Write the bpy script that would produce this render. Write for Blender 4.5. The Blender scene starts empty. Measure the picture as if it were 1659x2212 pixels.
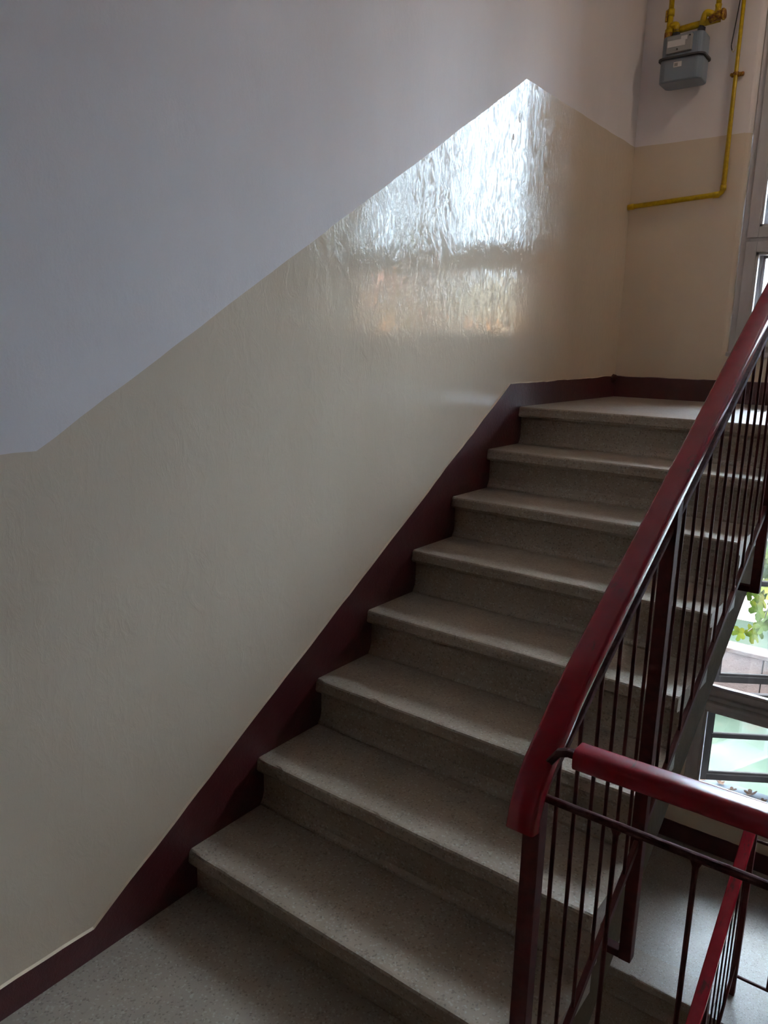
import bpy, bmesh, math, random
from mathutils import Vector, Matrix, noise
random.seed(7)
S = bpy.context.scene
COL = S.collection

# ------------------------------------------------------------------ camera
cam_data = bpy.data.cameras.new('camera')
cam = bpy.data.objects.new('camera', cam_data)
COL.objects.link(cam)
R_ = Vector((0.8003866, 0.5990263, 0.0234262))
U_ = Vector((-0.1469715, 0.1581908, 0.9764093))
F_ = Vector((-0.5811890, 0.7849479, -0.2146536))
C_ = Vector((1.5683948, -0.9462992, 1.5779258))
cam.matrix_world = Matrix(((R_.x, U_.x, -F_.x, C_.x), (R_.y, U_.y, -F_.y, C_.y),
                           (R_.z, U_.z, -F_.z, C_.z), (0, 0, 0, 1)))
cam_data.sensor_fit = 'HORIZONTAL'
cam_data.sensor_width = 36
cam_data.lens = 1652.664 / 1659 * 36
cam_data.clip_start = 0.02
S.camera = cam

# ------------------------------------------------------------------ sky and exposure
SKY_STRENGTH = 14.0
EXPOSURE = 2.9
world = bpy.data.worlds.new('overcast_sky')
S.world = world
world.use_nodes = True
nt = world.node_tree
nt.nodes.clear()
wo = nt.nodes.new('ShaderNodeOutputWorld')
bg = nt.nodes.new('ShaderNodeBackground')
tc = nt.nodes.new('ShaderNodeTexCoord')
sx = nt.nodes.new('ShaderNodeSeparateXYZ')
cr = nt.nodes.new('ShaderNodeValToRGB')
# overcast sky: bright overhead, dimmer towards the horizon
cr.color_ramp.elements[0].position = 0.0
cr.color_ramp.elements[0].color = (0.07, 0.082, 0.095, 1)
cr.color_ramp.elements[1].position = 0.85
cr.color_ramp.elements[1].color = (0.76, 0.88, 1.0, 1)
e_ = cr.color_ramp.elements.new(0.28)
e_.color = (0.205, 0.265, 0.34, 1)
e_ = cr.color_ramp.elements.new(0.46)
e_.color = (0.36, 0.44, 0.55, 1)
e_ = cr.color_ramp.elements.new(0.64)
e_.color = (0.76, 0.88, 1.0, 1)
nt.links.new(tc.outputs['Generated'], sx.inputs[0])
nt.links.new(sx.outputs['Z'], cr.inputs[0])
nt.links.new(cr.outputs[0], bg.inputs['Color'])
bg.inputs['Strength'].default_value = SKY_STRENGTH
nt.links.new(bg.outputs[0], wo.inputs['Surface'])

sun_data = bpy.data.lights.new('low_sun', 'SUN')
sun_data.energy = 3.0
sun_data.angle = math.radians(2)
sun_data.color = (1.0, 0.80, 0.58)
sun = bpy.data.objects.new('low_sun', sun_data)
COL.objects.link(sun)
# low sun from behind the stairwell: it warms the houses across the yard, never the stairs
sun.rotation_euler = Vector((0.35, 0.85, -0.38)).to_track_quat('-Z', 'Y').to_euler()

# added warm fill lamp, out of view, brightening the dark back wall
FILL_LAMPS = (((1.30, 2.75, 3.70), .55),)
for i_, (p_, w_) in enumerate(FILL_LAMPS):
    ld = bpy.data.lights.new('stair_lamp_light', 'AREA')
    ld.shape = 'DISK'
    ld.size = .28
    ld.energy = w_
    ld.color = (1.0, 0.80, 0.58)
    lo = bpy.data.objects.new('stair_lamp_light', ld)
    lo.location = p_
    COL.objects.link(lo)

S.view_settings.view_transform = 'Standard'
S.view_settings.look = 'None'
S.view_settings.gamma = 1
S.view_settings.use_curve_mapping = False
S.view_settings.exposure = EXPOSURE
S.cycles.max_bounces = 8
S.cycles.diffuse_bounces = 6
S.cycles.glossy_bounces = 3
S.cycles.adaptive_threshold = .02
S.cycles.transparent_max_bounces = 16
S.cycles.caustics_reflective = False
S.cycles.caustics_refractive = False
S.cycles.sample_clamp_indirect = 6

# ------------------------------------------------------------------ sizes
H = 0.165            # riser
T = 0.2687           # going
W = 1.077            # flight width
WB0, WB1 = 1.60, 2.68   # x range of the flights across the well
SL = H / T
YB = 3.317           # inner face of the window wall
YL = 3.45            # same wall one storey down
FZ = 0.03            # level of the near landing
LZ = 8 * H           # level of the upper half landing
BZ = -8 * H          # level of the lower half landing
XR = 1.123           # plane of the railing
YF = -1.75           # wall behind the camera

# ------------------------------------------------------------------ materials
def mat(name, color=(0.5, 0.5, 0.5), rough=0.5, metal=0.0, spec=0.5, build=None):
    m = bpy.data.materials.new(name)
    m.use_nodes = True
    n = m.node_tree
    b = n.nodes['Principled BSDF']
    b.inputs['Base Color'].default_value = (*color, 1)
    b.inputs['Roughness'].default_value = rough
    b.inputs['Metallic'].default_value = metal
    b.inputs['Specular IOR Level'].default_value = spec
    if build:
        build(n, b)
    return m

def N(n, t, **kw):
    x = n.nodes.new(t)
    for k, v in kw.items():
        if k in x.inputs:
            x.inputs[k].default_value = v
        else:
            setattr(x, k, v)
    return x

def coords(n, scale=(1, 1, 1)):
    t = N(n, 'ShaderNodeTexCoord')
    g = N(n, 'ShaderNodeNewGeometry')
    mp = N(n, 'ShaderNodeMapping')
    mp.inputs['Scale'].default_value = scale
    n.links.new(g.outputs['Position'], mp.inputs['Vector'])
    return mp.outputs[0]

def noise_tex(n, scale, detail=4, rough=0.5, mscale=(1, 1, 1), dist=0.0):
    x = N(n, 'ShaderNodeTexNoise', Scale=scale, Detail=detail, Roughness=rough, Distortion=dist)
    n.links.new(coords(n, mscale), x.inputs['Vector'])
    return x.outputs['Fac']

def ramp(n, fac, stops):
    r = N(n, 'ShaderNodeValToRGB')
    e = r.color_ramp.elements
    while len(e) < len(stops):
        e.new(0.5)
    for i, (p, c) in enumerate(stops):
        e[i].position = p
        e[i].color = (*c, 1) if len(c) == 3 else c
    n.links.new(fac, r.inputs[0])
    return r.outputs[0]

def mixc(n, fac, a, b, mode='MIX'):
    m = N(n, 'ShaderNodeMix', data_type='RGBA', blend_type=mode)
    for s, v in ((m.inputs[0], fac), (m.inputs[6], a), (m.inputs[7], b)):
        if isinstance(v, bpy.types.NodeSocket):
            n.links.new(v, s)
        elif isinstance(v, (int, float)):
            s.default_value = v
        else:
            s.default_value = (*v, 1)
    return m.outputs[2]

def bump(n, b, layers):
    prev = None
    for fac, strength, dist in layers:
        bp_ = N(n, 'ShaderNodeBump', Strength=strength, Distance=dist)
        n.links.new(fac, bp_.inputs['Height'])
        if prev:
            n.links.new(prev, bp_.inputs['Normal'])
        prev = bp_.outputs[0]
    n.links.new(prev, b.inputs['Normal'])

def b_upper(n, b):
    f = noise_tex(n, 3.0, 5, 0.6, (1, 1, .4))
    c = ramp(n, f, [(0.3, (0.75, 0.70, 0.695)), (0.7, (0.80, 0.75, 0.745))])
    n.links.new(c, b.inputs['Base Color'])
    bump(n, b, [(noise_tex(n, 9, 5, .6, (1, 1, .5)), .35, .006),
                (noise_tex(n, 160, 3, .6), .25, .0012)])
M_UP = mat('matte_white_plaster', rough=.85, spec=.25, build=b_upper)

def b_dado(n, b):
    f = noise_tex(n, 2.5, 4, .55, (1, 1, .5))
    c = ramp(n, f, [(0.3, (0.665, 0.555, 0.425)), (0.7, (0.72, 0.61, 0.475))])
    n.links.new(c, b.inputs['Base Color'])
    rr = N(n, 'ShaderNodeMapRange')
    rr.inputs['To Min'].default_value = .05
    rr.inputs['To Max'].default_value = .10
    n.links.new(noise_tex(n, 6, 4), rr.inputs['Value'])
    n.links.new(rr.outputs[0], b.inputs['Roughness'])
    pl = ramp(n, noise_tex(n, 17, 4, .62, (1, 1, .6), 1.0), [(.47, (0, 0, 0)), (.72, (1, 1, 1))])
    rd = ramp(n, noise_tex(n, 48, 5, .7, (1, 1, .35), 1.5), [(.50, (0, 0, 0)), (.75, (1, 1, 1))])
    bump(n, b, [(noise_tex(n, 4, 2, .5, (1, 1, .8)), .25, .005), (pl, .30, .0015), (rd, .30, .0010),
                (noise_tex(n, 260, 2, .6, (1, 1, .6)), .10, .0003)])
M_DADO = mat('glossy_cream_oil_paint', rough=.2, spec=.55, build=b_dado)

def b_skirt(n, b):
    f = noise_tex(n, 25, 4)
    c = ramp(n, f, [(0.3, (0.062, 0.011, 0.013)), (0.75, (0.092, 0.017, 0.019))])
    n.links.new(c, b.inputs['Base Color'])
    bump(n, b, [(noise_tex(n, 90, 4, .7), .55, .003), (noise_tex(n, 260, 2, .6), .4, .001)])
M_SKIRT = mat('dark_red_oil_paint', rough=.36, spec=.8, build=b_skirt)

def terrazzo(n, b, base1, base2, r0=.30, r1=.52, bs=1.0):
    big = noise_tex(n, 3.5, 6, .65)
    c = ramp(n, big, [(0.32, base1), (0.68, base2)])
    g = N(n, 'ShaderNodeTexVoronoi', Scale=210.0, feature='F1')
    n.links.new(coords(n), g.inputs['Vector'])
    sp = N(n, 'ShaderNodeSeparateColor')
    n.links.new(g.outputs['Color'], sp.inputs[0])
    light = ramp(n, sp.outputs[0], [(0.86, (0, 0, 0)), (0.95, (1, 1, 1))])
    dark = ramp(n, sp.outputs[1], [(0.86, (0, 0, 0)), (0.95, (1, 1, 1))])
    c = mixc(n, N_scale(n, light, .35), c, (0.52, 0.50, 0.47))
    c = mixc(n, N_scale(n, dark, .45), c, (0.075, 0.06, 0.05))
    st = ramp(n, noise_tex(n, 16, 5, .75), [(0.60, (0, 0, 0)), (0.78, (1, 1, 1))])
    c = mixc(n, N_scale(n, st, .30), c, (0.07, 0.052, 0.038))
    n.links.new(c, b.inputs['Base Color'])
    rr = N(n, 'ShaderNodeMapRange')
    rr.inputs['To Min'].default_value = r0
    rr.inputs['To Max'].default_value = r1
    n.links.new(noise_tex(n, 22, 5, .7), rr.inputs['Value'])
    n.links.new(rr.outputs[0], b.inputs['Roughness'])
    bump(n, b, [(noise_tex(n, 14, 4, .6), .15 * bs, .003), (noise_tex(n, 320, 3, .7), .30 * bs, .0008)])

def N_scale(n, s, k):
    m = N(n, 'ShaderNodeMath', operation='MULTIPLY')
    n.links.new(s, m.inputs[0])
    m.inputs[1].default_value = k
    return m.outputs[0]

M_TREAD = mat('worn_terrazzo', spec=.65, build=lambda n, b: terrazzo(n, b, (0.27, 0.21, 0.16), (0.35, 0.285, 0.23)))
M_FLOOR = mat('terrazzo_floor', spec=.8, build=lambda n, b: terrazzo(n, b, (0.27, 0.22, 0.18), (0.345, 0.295, 0.25), .36, .50, .25))

def b_string(n, b):
    c = ramp(n, noise_tex(n, 14, 5, .7), [(0.3, (0.080, 0.058, 0.032)), (0.72, (0.125, 0.092, 0.052))])
    n.links.new(c, b.inputs['Base Color'])
    bump(n, b, [(noise_tex(n, 60, 5, .7), .5, .003)])
M_STRING = mat('grimy_painted_concrete', rough=.8, spec=.15, build=b_string)

def b_rail(n, b):
    f = noise_tex(n, 20, 4)
    c = ramp(n, f, [(0.3, (0.25, 0.009, 0.019)), (0.75, (0.32, 0.013, 0.026))])
    w = ramp(n, noise_tex(n, 11, 5, .7, (2.5, .8, .8)), [(0.60, (0, 0, 0)), (0.68, (1, 1, 1))])
    c = mixc(n, N_scale(n, w, .7), c, (0.05, 0.022, 0.022))
    n.links.new(c, b.inputs['Base Color'])
    bump(n, b, [(noise_tex(n, 120, 3), .08, .001)])
M_RAIL = mat('cherry_red_plastic', rough=.22, spec=.5, build=b_rail)

def b_metal(n, b):
    c = ramp(n, noise_tex(n, 60, 4), [(0.3, (0.060, 0.011, 0.011)), (0.75, (0.095, 0.018, 0.016))])
    n.links.new(c, b.inputs['Base Color'])
    bump(n, b, [(noise_tex(n, 150, 3), .2, .001)])
M_METAL = mat('dark_maroon_painted_steel', rough=.55, spec=.25, build=b_metal)

def b_subrail(n, b):
    c = ramp(n, noise_tex(n, 50, 4, .7), [(0.35, (0.060, 0.016, 0.016)), (0.7, (0.11, 0.055, 0.05))])
    n.links.new(c, b.inputs['Base Color'])
    bump(n, b, [(noise_tex(n, 150, 3), .2, .001)])
M_SUB = mat('worn_maroon_painted_steel', rough=.7, spec=.15, build=b_subrail)

def b_wood(n, b):
    c = ramp(n, noise_tex(n, 14, 5, .6, (1, 1, .3)), [(0.3, (0.46, 0.44, 0.45)), (0.7, (0.56, 0.54, 0.55))])
    d = ramp(n, noise_tex(n, 70, 5, .8), [(0.70, (0, 0, 0)), (0.76, (1, 1, 1))])
    c = mixc(n, N_scale(n, d, .7), c, (0.12, 0.09, 0.08))
    n.links.new(c, b.inputs['Base Color'])
    bump(n, b, [(noise_tex(n, 40, 4, .7, (1, 1, .3)), .3, .002)])
M_WOOD = mat('chipped_white_window_paint', rough=.4, build=b_wood)

def b_sash_backlit(n, b):  # weathered sash timber, with its backlit shade put into the dark colour
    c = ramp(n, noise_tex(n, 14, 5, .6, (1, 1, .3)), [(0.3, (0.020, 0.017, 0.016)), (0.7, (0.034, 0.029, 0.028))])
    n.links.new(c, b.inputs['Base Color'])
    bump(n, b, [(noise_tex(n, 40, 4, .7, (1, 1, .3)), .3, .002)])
M_SASH_BACKLIT = mat('bare_weathered_timber', rough=.85, spec=.03, build=b_sash_backlit)

def b_yel(n, b):
    c = ramp(n, noise_tex(n, 50, 5, .7), [(0.3, (0.46, 0.29, 0.002)), (0.7, (0.68, 0.48, 0.004))])
    n.links.new(c, b.inputs['Base Color'])
    bump(n, b, [(noise_tex(n, 90, 4), .3, .0015)])
M_YEL = mat('yellow_gas_pipe_paint', rough=.35, build=b_yel)

def b_rust(n, b):
    c = ramp(n, noise_tex(n, 60, 5, .7), [(0.4, (0.50, 0.30, 0.006)), (0.58, (0.20, 0.05, 0.012))])
    n.links.new(c, b.inputs['Base Color'])
    bump(n, b, [(noise_tex(n, 90, 4), .6, .003)])
M_RUSTY = mat('yellow_paint_over_rust', rough=.5, build=b_rust)

M_METER = mat('blue_grey_enamel', (0.215, 0.26, 0.315), .30, .0,
              build=lambda n, b: bump(n, b, [(noise_tex(n, 60, 3), .06, .001)]))
M_METER_D = mat('dark_grey_steel', (0.07, 0.07, 0.075), .4, .3,
                build=lambda n, b: bump(n, b, [(noise_tex(n, 90, 3), .2, .001)]))
M_PLATE = mat('brushed_index_plate', (0.34, 0.34, 0.34), .35, .0,
              build=lambda n, b: bump(n, b, [(noise_tex(n, 120, 3), .1, .0006)]))
M_WHITE = mat('white_sticker_paper', (0.68, 0.66, 0.65), .6,
              build=lambda n, b: bump(n, b, [(noise_tex(n, 120, 3), .1, .0006)]))
M_GREYINK = mat('grey_print', (0.30, 0.29, 0.29), .6,
                build=lambda n, b: bump(n, b, [(noise_tex(n, 120, 3), .1, .0006)]))
M_BLACK = mat('black_cable', (0.02, 0.02, 0.02), .5,
              build=lambda n, b: bump(n, b, [(noise_tex(n, 120, 3), .1, .0006)]))
M_CREAMWIRE = mat('cream_wire', (0.62, 0.55, 0.32), .5,
                  build=lambda n, b: bump(n, b, [(noise_tex(n, 120, 3), .1, .0006)]))

def glass_mat():
    m = bpy.data.materials.new('window_glass')
    m.use_nodes = True
    n = m.node_tree
    n.nodes.clear()
    o = N(n, 'ShaderNodeOutputMaterial')
    tr = N(n, 'ShaderNodeBsdfTransparent')
    tr.inputs[0].default_value = (0.975, 0.985, 0.98, 1)
    gl = N(n, 'ShaderNodeBsdfGlossy', Roughness=0.02)
    fr = N(n, 'ShaderNodeFresnel', IOR=1.45)
    mx = N(n, 'ShaderNodeMixShader')
    n.links.new(fr.outputs[0], mx.inputs[0])
    n.links.new(tr.outputs[0], mx.inputs[1])
    n.links.new(gl.outputs[0], mx.inputs[2])
    n.links.new(mx.outputs[0], o.inputs[0])
    return m
M_GLASS = glass_mat()

# ------------------------------------------------------------------ mesh helpers
def obj(name, bm, m, parent=None, smooth=False, recalc=True):
    if recalc:
        bmesh.ops.recalc_face_normals(bm, faces=bm.faces)
    me = bpy.data.meshes.new(name)
    bm.to_mesh(me)
    bm.free()
    for x in (m if isinstance(m, (list, tuple)) else [m]):
        me.materials.append(x)
    if smooth:
        me.polygons.foreach_set('use_smooth', [True] * len(me.polygons))
    o = bpy.data.objects.new(name, me)
    COL.objects.link(o)
    if parent:
        o.parent = parent
        o.matrix_parent_inverse = Matrix.Translation(-parent.location)
    return o

def thing(name, label, cat, loc=(0, 0, 0), group=None, kind=None):
    o = bpy.data.objects.new(name, None)
    o.empty_display_size = .05
    COL.objects.link(o)
    o.location = loc
    tag(o, label, cat, group, kind)
    return o

def tag(o, label=None, cat=None, group=None, kind=None):
    if label: o['label'] = label
    if cat: o['category'] = cat
    if group: o['group'] = group
    if kind: o['kind'] = kind
    return o

def struct(name, bm, m, label=None, parent=None, smooth=False):
    o = obj(name, bm, m, parent, smooth)
    o['kind'] = 'structure'
    if label: o['label'] = label
    return o

def sharp_caps(o):
    for p in o.data.polygons:
        if len(p.vertices) > 6: p.use_smooth = False
    big = [e for p in o.data.polygons if len(p.vertices) > 6 for e in p.edge_keys]
    big = set(big)
    for e in o.data.edges:
        if e.key in big: e.use_edge_sharp = True

def box(bm, a, b, bev=0.0, seg=2, mi=0):
    x0, y0, z0 = a
    x1, y1, z1 = b
    r = bmesh.ops.create_cube(bm, size=1)
    vs = r['verts']
    for v in vs:
        v.co = Vector(((x0 + x1) / 2 + v.co.x * (x1 - x0), (y0 + y1) / 2 + v.co.y * (y1 - y0),
                       (z0 + z1) / 2 + v.co.z * (z1 - z0)))
    fs = set(f for v in vs for f in v.link_faces)
    for f in fs: f.material_index = mi
    if bev > 0:
        es = list(set(e for v in vs for e in v.link_edges))
        bmesh.ops.bevel(bm, geom=es, offset=bev, segments=seg, affect='EDGES', profile=.5)
    return bm

def bx(a, b, bev=0.0, seg=2):
    return box(bmesh.new(), a, b, bev, seg)

def prism_x(bm, pts, x0, x1, mi=0):
    """extrude a polygon given as (y, z) along x"""
    va = [bm.verts.new((x0, y, z)) for y, z in pts]
    vb = [bm.verts.new((x1, y, z)) for y, z in pts]
    f = [bm.faces.new(va), bm.faces.new(list(reversed(vb)))]
    n = len(pts)
    for i in range(n):
        f.append(bm.faces.new((va[i], vb[i], vb[(i + 1) % n], va[(i + 1) % n])))
    for q in f: q.material_index = mi
    return f

def sweep(bm, path, prof, up=(0, 0, 1), caps=True):
    """sweep a closed profile [(side, up)] along a polyline of Vectors"""
    path = [Vector(p) for p in path]
    rings = []
    for i, p in enumerate(path):
        if i == 0: d = path[1] - p
        elif i == len(path) - 1: d = p - path[i - 1]
        else: d = (path[i + 1] - p).normalized() + (p - path[i - 1]).normalized()
        d.normalize()
        u = Vector(up)
        s = d.cross(u)
        if s.length < 1e-4: s = d.cross(Vector((0, 1, 0)))
        s.normalize()
        w = s.cross(d).normalized()
        k = 1.0
        if 0 < i < len(path) - 1:
            c = d.dot((p - path[i - 1]).normalized())
            k = 1 / max(c, .5)
        rings.append([bm.verts.new(p + s * a + w * (b * k)) for a, b in prof])
    n = len(prof)
    for i in range(len(rings) - 1):
        for j in range(n):
            bm.faces.new((rings[i][j], rings[i][(j + 1) % n], rings[i + 1][(j + 1) % n], rings[i + 1][j]))
    if caps:
        bm.faces.new(rings[0])
        bm.faces.new(list(reversed(rings[-1])))
    return bm

def circ(r, n=12):
    return [(r * math.cos(2 * math.pi * i / n), r * math.sin(2 * math.pi * i / n)) for i in range(n)]

def rrect(w, h, r, seg=4, crown=0.0):
    out = []
    for cx, cy, a0 in ((w / 2 - r, h / 2 - r, 0), (-w / 2 + r, h / 2 - r, 90), (-w / 2 + r, -h / 2 + r, 180), (w / 2 - r, -h / 2 + r, 270)):
        for k in range(seg + 1):
            a = math.radians(a0 + 90 * k / seg)
            out.append((cx + r * math.cos(a), cy + r * math.sin(a)))
    return out

def tube(path, r, n=12, bm=None):
    return sweep(bm or bmesh.new(), path, circ(r, n))

def fillet(pts, r, seg=6):
    pts = [Vector(p) for p in pts]
    out = [pts[0]]
    for i in range(1, len(pts) - 1):
        a = (pts[i - 1] - pts[i]); b = (pts[i + 1] - pts[i])
        ra = min(r, a.length * .49, b.length * .49)
        p0 = pts[i] + a.normalized() * ra
        p1 = pts[i] + b.normalized() * ra
        for k in range(seg + 1):
            t = k / seg
            out.append(p0 * (1 - t) ** 2 + pts[i] * 2 * t * (1 - t) + p1 * t * t)
    out.append(pts[-1])
    return out

def frame_bm_open(x0, x1, z0, z1, y0, y1, w):
    bm = bmesh.new()
    box(bm, (x0, y0, z0), (x0 + w, y1, z1), .003)
    box(bm, (x1 - w, y0, z0), (x1, y1, z1), .003)
    box(bm, (x0 + w, y0, z1 - w), (x1 - w, y1, z1), .003)
    return bm

# ------------------------------------------------------------------ the shell
ZTOP = 6.7
ZBOT = -2.7
WT = 0.16   # paint meets paint a little unevenly
def wob(s, a=.003):
    return a * noise.noise(Vector((s * 9, 1.3, 4.2))) + a * .6 * noise.noise(Vector((s * 31, 7.3, 2.2)))

def dado_line(base):
    """y -> z of the paint border for the flight that starts at height base"""
    def f(y):
        if y < -.085: z = 1.336
        elif y < 2.057: z = 1.336 + (y + .085) / (2.057 + .085) * (2.620 - 1.336)
        else: z = 2.620
        return base + z
    return f

def wall_strip(bm, xs, y0, y1, zlo, zmid, zhi, flip=False, step=.03):
    n = int((y1 - y0) / step) + 1
    ys = sorted(set([y0 + (y1 - y0) * i / n for i in range(n + 1)] + [v for v in (-.085, 2.057) if y0 < v < y1]))
    def row(f): return [bm.verts.new((xs, y, f(y))) for y in ys]
    return ys, row

bm = bmesh.new()
ys = sorted([YF + (YB - YF) * i / 160 for i in range(161)] + [-.085, 2.057])
dl = dado_line(0)
def left_rows(y):
    tread = (y - .0) * SL if y < 8 * T else LZ
    tread = max(tread, 0)
    up = dl(y)
    return [ZBOT, up + wob(y), min(tread + 2.64 - .05, ZTOP - .3), min(up + 2.64, ZTOP - .01), ZTOP]
rows = [[bm.verts.new((0, y, left_rows(y)[k])) for y in ys] for k in range(5)]
for k, mi in enumerate((1, 0, 1, 0)):
    for i in range(len(ys) - 1):
        f = bm.faces.new((rows[k][i], rows[k][i + 1], rows[k + 1][i + 1], rows[k + 1][i])); f.material_index = mi
# outer thickness
o0 = [bm.verts.new((-.25, y, z)) for y, z in ((YF, ZBOT), (YB, ZBOT), (YB, ZTOP), (YF, ZTOP))]
bm.faces.new(o0)
struct('wall_left', bm, [M_UP, M_DADO], 'tall stair wall, white above and glossy cream below a stepped paint line')

# wall with the windows (back)
WX0, WX1 = 0.57, 2.04
UZ0, UZ1 = 1.575, 3.50          # upper window opening
def back_wall(name, yi, yo, z0, z1, win, pz, label):
    """wall between z0 and z1 with one opening win=(x0,x1,zl,zh); dado top pz"""
    bm = bmesh.new()
    x0, x1, zl, zh = win
    R = .028
    prof = [(R * (1 - math.cos(a)), R * (1 - math.sin(a))) for a in [math.pi / 2 * k / 5 for k in range(6)]]
    # inner face as columns so the paint line is a real edge
    def quad(xa, xb, za, zb, y=yi):
        if zb - za < 1e-4 or xb - xa < 1e-4: return
        cuts = [za] + ([pz] if za < pz < zb else []) + [zb]
        for a, b in zip(cuts, cuts[1:]):
            nx = max(1, int((xb - xa) / .05))
            for i in range(nx):
                u0 = xa + (xb - xa) * i / nx; u1 = xa + (xb - xa) * (i + 1) / nx
                w0a = wob(u0) if a == pz else 0; w1a = wob(u1) if a == pz else 0
                w0b = wob(u0) if b == pz else 0; w1b = wob(u1) if b == pz else 0
                f = bm.faces.new([bm.verts.new(p) for p in ((u0, y, a + w0a), (u1, y, a + w1a), (u1, y, b + w1b), (u0, y, b + w0b))])
                f.material_index = 1 if b <= pz + 1e-5 else 0
    quad(0, x0 - R, z0, z1); quad(x1 + R, WB1, z0, z1)
    quad(x0 - R, x1 + R, z0, zl - R); quad(x0 - R, x1 + R, zh + R, z1)
    # rounded reveal edges
    loopx = []
    for k in range(7):
        a = math.pi / 2 * k / 6
        loopx.append((R * (1 - math.sin(a)), R * (1 - math.cos(a))))   # (outward offset, depth)
    loopx = loopx + [(0, yo - yi)]
    for (o1, d1), (o2, d2) in zip(loopx, loopx[1:]):
        A = [(x0 - o1, yi + d1, zl - o1), (x1 + o1, yi + d1, zl - o1), (x1 + o1, yi + d1, zh + o1), (x0 - o1, yi + d1, zh + o1)]
        B = [(x0 - o2, yi + d2, zl - o2), (x1 + o2, yi + d2, zl - o2), (x1 + o2, yi + d2, zh + o2), (x0 - o2, yi + d2, zh + o2)]
        for i in range(4):
            j = (i + 1) % 4
            a0, a1, b0, b1 = map(Vector, (A[i], A[j], B[i], B[j]))
            if i in (1, 3) and zl < pz < zh:
                # split the side reveal at the paint line
                def at(p, q): 
                    t = (pz - p.z) / (q.z - p.z)
                    return p + (q - p) * t
                ma, mb = at(a0, a1), at(b0, b1)
                for q, lo in (((a0, ma, mb, b0), a0.z < a1.z), ((ma, a1, b1, mb), a1.z < a0.z)):
                    f = bm.faces.new([bm.verts.new(v) for v in q]); f.material_index = 1 if lo else 0
            else:
                f = bm.faces.new([bm.verts.new(v) for v in (a0, a1, b1, b0)])
                f.material_index = 1 if (i == 0 and zl < pz) else 0
    # outside face
    def q2(xa, xb, za, zb):
        bm.faces.new([bm.verts.new(p) for p in ((xa, yo, za), (xa, yo, zb), (xb, yo, zb), (xb, yo, za))])
    q2(-.25, x0, z0, z1); q2(x1, WB1 + .25, z0, z1); q2(x0, x1, z0, zl); q2(x0, x1, zh, z1)
    return_o = obj(name, bm, [M_UP, M_DADO], recalc=False)
    return_o['kind'] = 'structure'; return_o['label'] = label
    return return_o

LZ0, LZ1 = -1.035, 1.02          # lower window opening
back_wall('wall_back', YB, YB + .34, LZ - .20, LZ + 2.64 - .2, (WX0, WX1, UZ0, UZ1), LZ + 1.30,
          'window wall of the upper half landing, cream below and white above')
back_wall('wall_back_lower', YL, YB + .34, -4.2, LZ - .20, (.575, WX1, LZ0, LZ1), BZ + 1.30,
          'window wall of the lower half landing')
back_wall('wall_back_upper', YB, YB + .34, LZ + 2.44, ZTOP, (WX0, WX1, UZ0 + 2.64, UZ1 + 2.64), LZ + 3.94,
          'window wall one storey above')
# small return where the lower wall steps back
bm = bmesh.new()
box(bm, (-.25, YB, -4.2), (-.0, YB + .34, ZTOP))
struct('trim_1', bm, M_UP, 'end of the left wall behind the window wall')
bm = bmesh.new()
yr = sorted([YF + (YB + .34 - YF) * i / 60 for i in range(61)] + [0, 8 * T])
def right_rows(y):
    t = LZ if y > 8 * T else (2.64 if y < 0 else LZ + (8 * T - y) * SL)
    return [ZBOT, t - 2.64 + 1.30 , t - .05, t + 1.30, ZTOP]
rows = [[bm.verts.new((WB1, y, right_rows(y)[k])) for y in yr] for k in range(5)]
for k, mi in enumerate((1, 0, 1, 0)):
    for i in range(len(yr) - 1):
        f = bm.faces.new((rows[k][i], rows[k][i + 1], rows[k + 1][i + 1], rows[k + 1][i])); f.material_index = mi
bm.faces.new([bm.verts.new((WB1 + .25, y, z)) for y, z in ((YF, ZBOT), (YB + .34, ZBOT), (YB + .34, ZTOP), (YF, ZTOP))])
struct('wall_right', bm, [M_UP, M_DADO], 'stair wall across the well, white over cream')
bm = bmesh.new()
for za, zb_, mi in ((ZBOT, -2.64 + 1.35, 1), (-2.64 + 1.35, 0, 0), (0, 1.35, 1), (1.35, 2.64, 0), (2.64, 3.99, 1), (3.99, ZTOP, 0)):
    box(bm, (-.25, YF - .2, za), (WB1 + .25, YF, zb_), mi=mi)
struct('wall_front', bm, [M_UP, M_DADO], 'wall behind the near landing, white over cream')
M_DOOR = mat('brown_varnished_door', (0.10, 0.045, 0.02), .4,
             build=lambda n, b: bump(n, b, [(noise_tex(n, 30, 4, .6, (4, 1, .4)), .2, .002)]))
for i, (xa, zz) in enumerate(((.35, FZ), (1.55, FZ), (.35, FZ + 2.64), (1.55, FZ + 2.64))):
    d = thing('door_%d' % (i + 1), 'brown varnished flat door in the wall behind the landing', 'door', (xa, YF, zz), kind='structure')
    del d['category']
    obj('door_frame', frame_bm_open(xa - .06, xa + .91, zz, zz + 2.08, YF + .001, YF + .05, .06), M_DOOR, d)
    bm = bmesh.new()
    box(bm, (xa + .002, YF + .004, zz + .005), (xa + .848, YF + .035, zz + 2.015), .004)
    for (p, q) in ((.10, .9), (1.05, 1.9)):
        box(bm, (xa + .12, YF + .03, zz + p), (xa + .73, YF + .045, zz + q), .01)
    lf = obj('door_leaf', bm, M_DOOR, d)
    bm = bmesh.new()
    tube(fillet([(xa + .07, YF + .035, zz + 1.03), (xa + .07, YF + .085, zz + 1.03), (xa + .18, YF + .085, zz + 1.03)], .02), .009, 10, bm)
    hd = obj('handle', bm, M_SUB, lf)
    hd.matrix_parent_inverse = Matrix.Identity(4)
bm = bmesh.new()
box(bm, (-.25, YF - .2, ZTOP), (WB1 + .25, YB + .34, ZTOP + .2))
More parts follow.
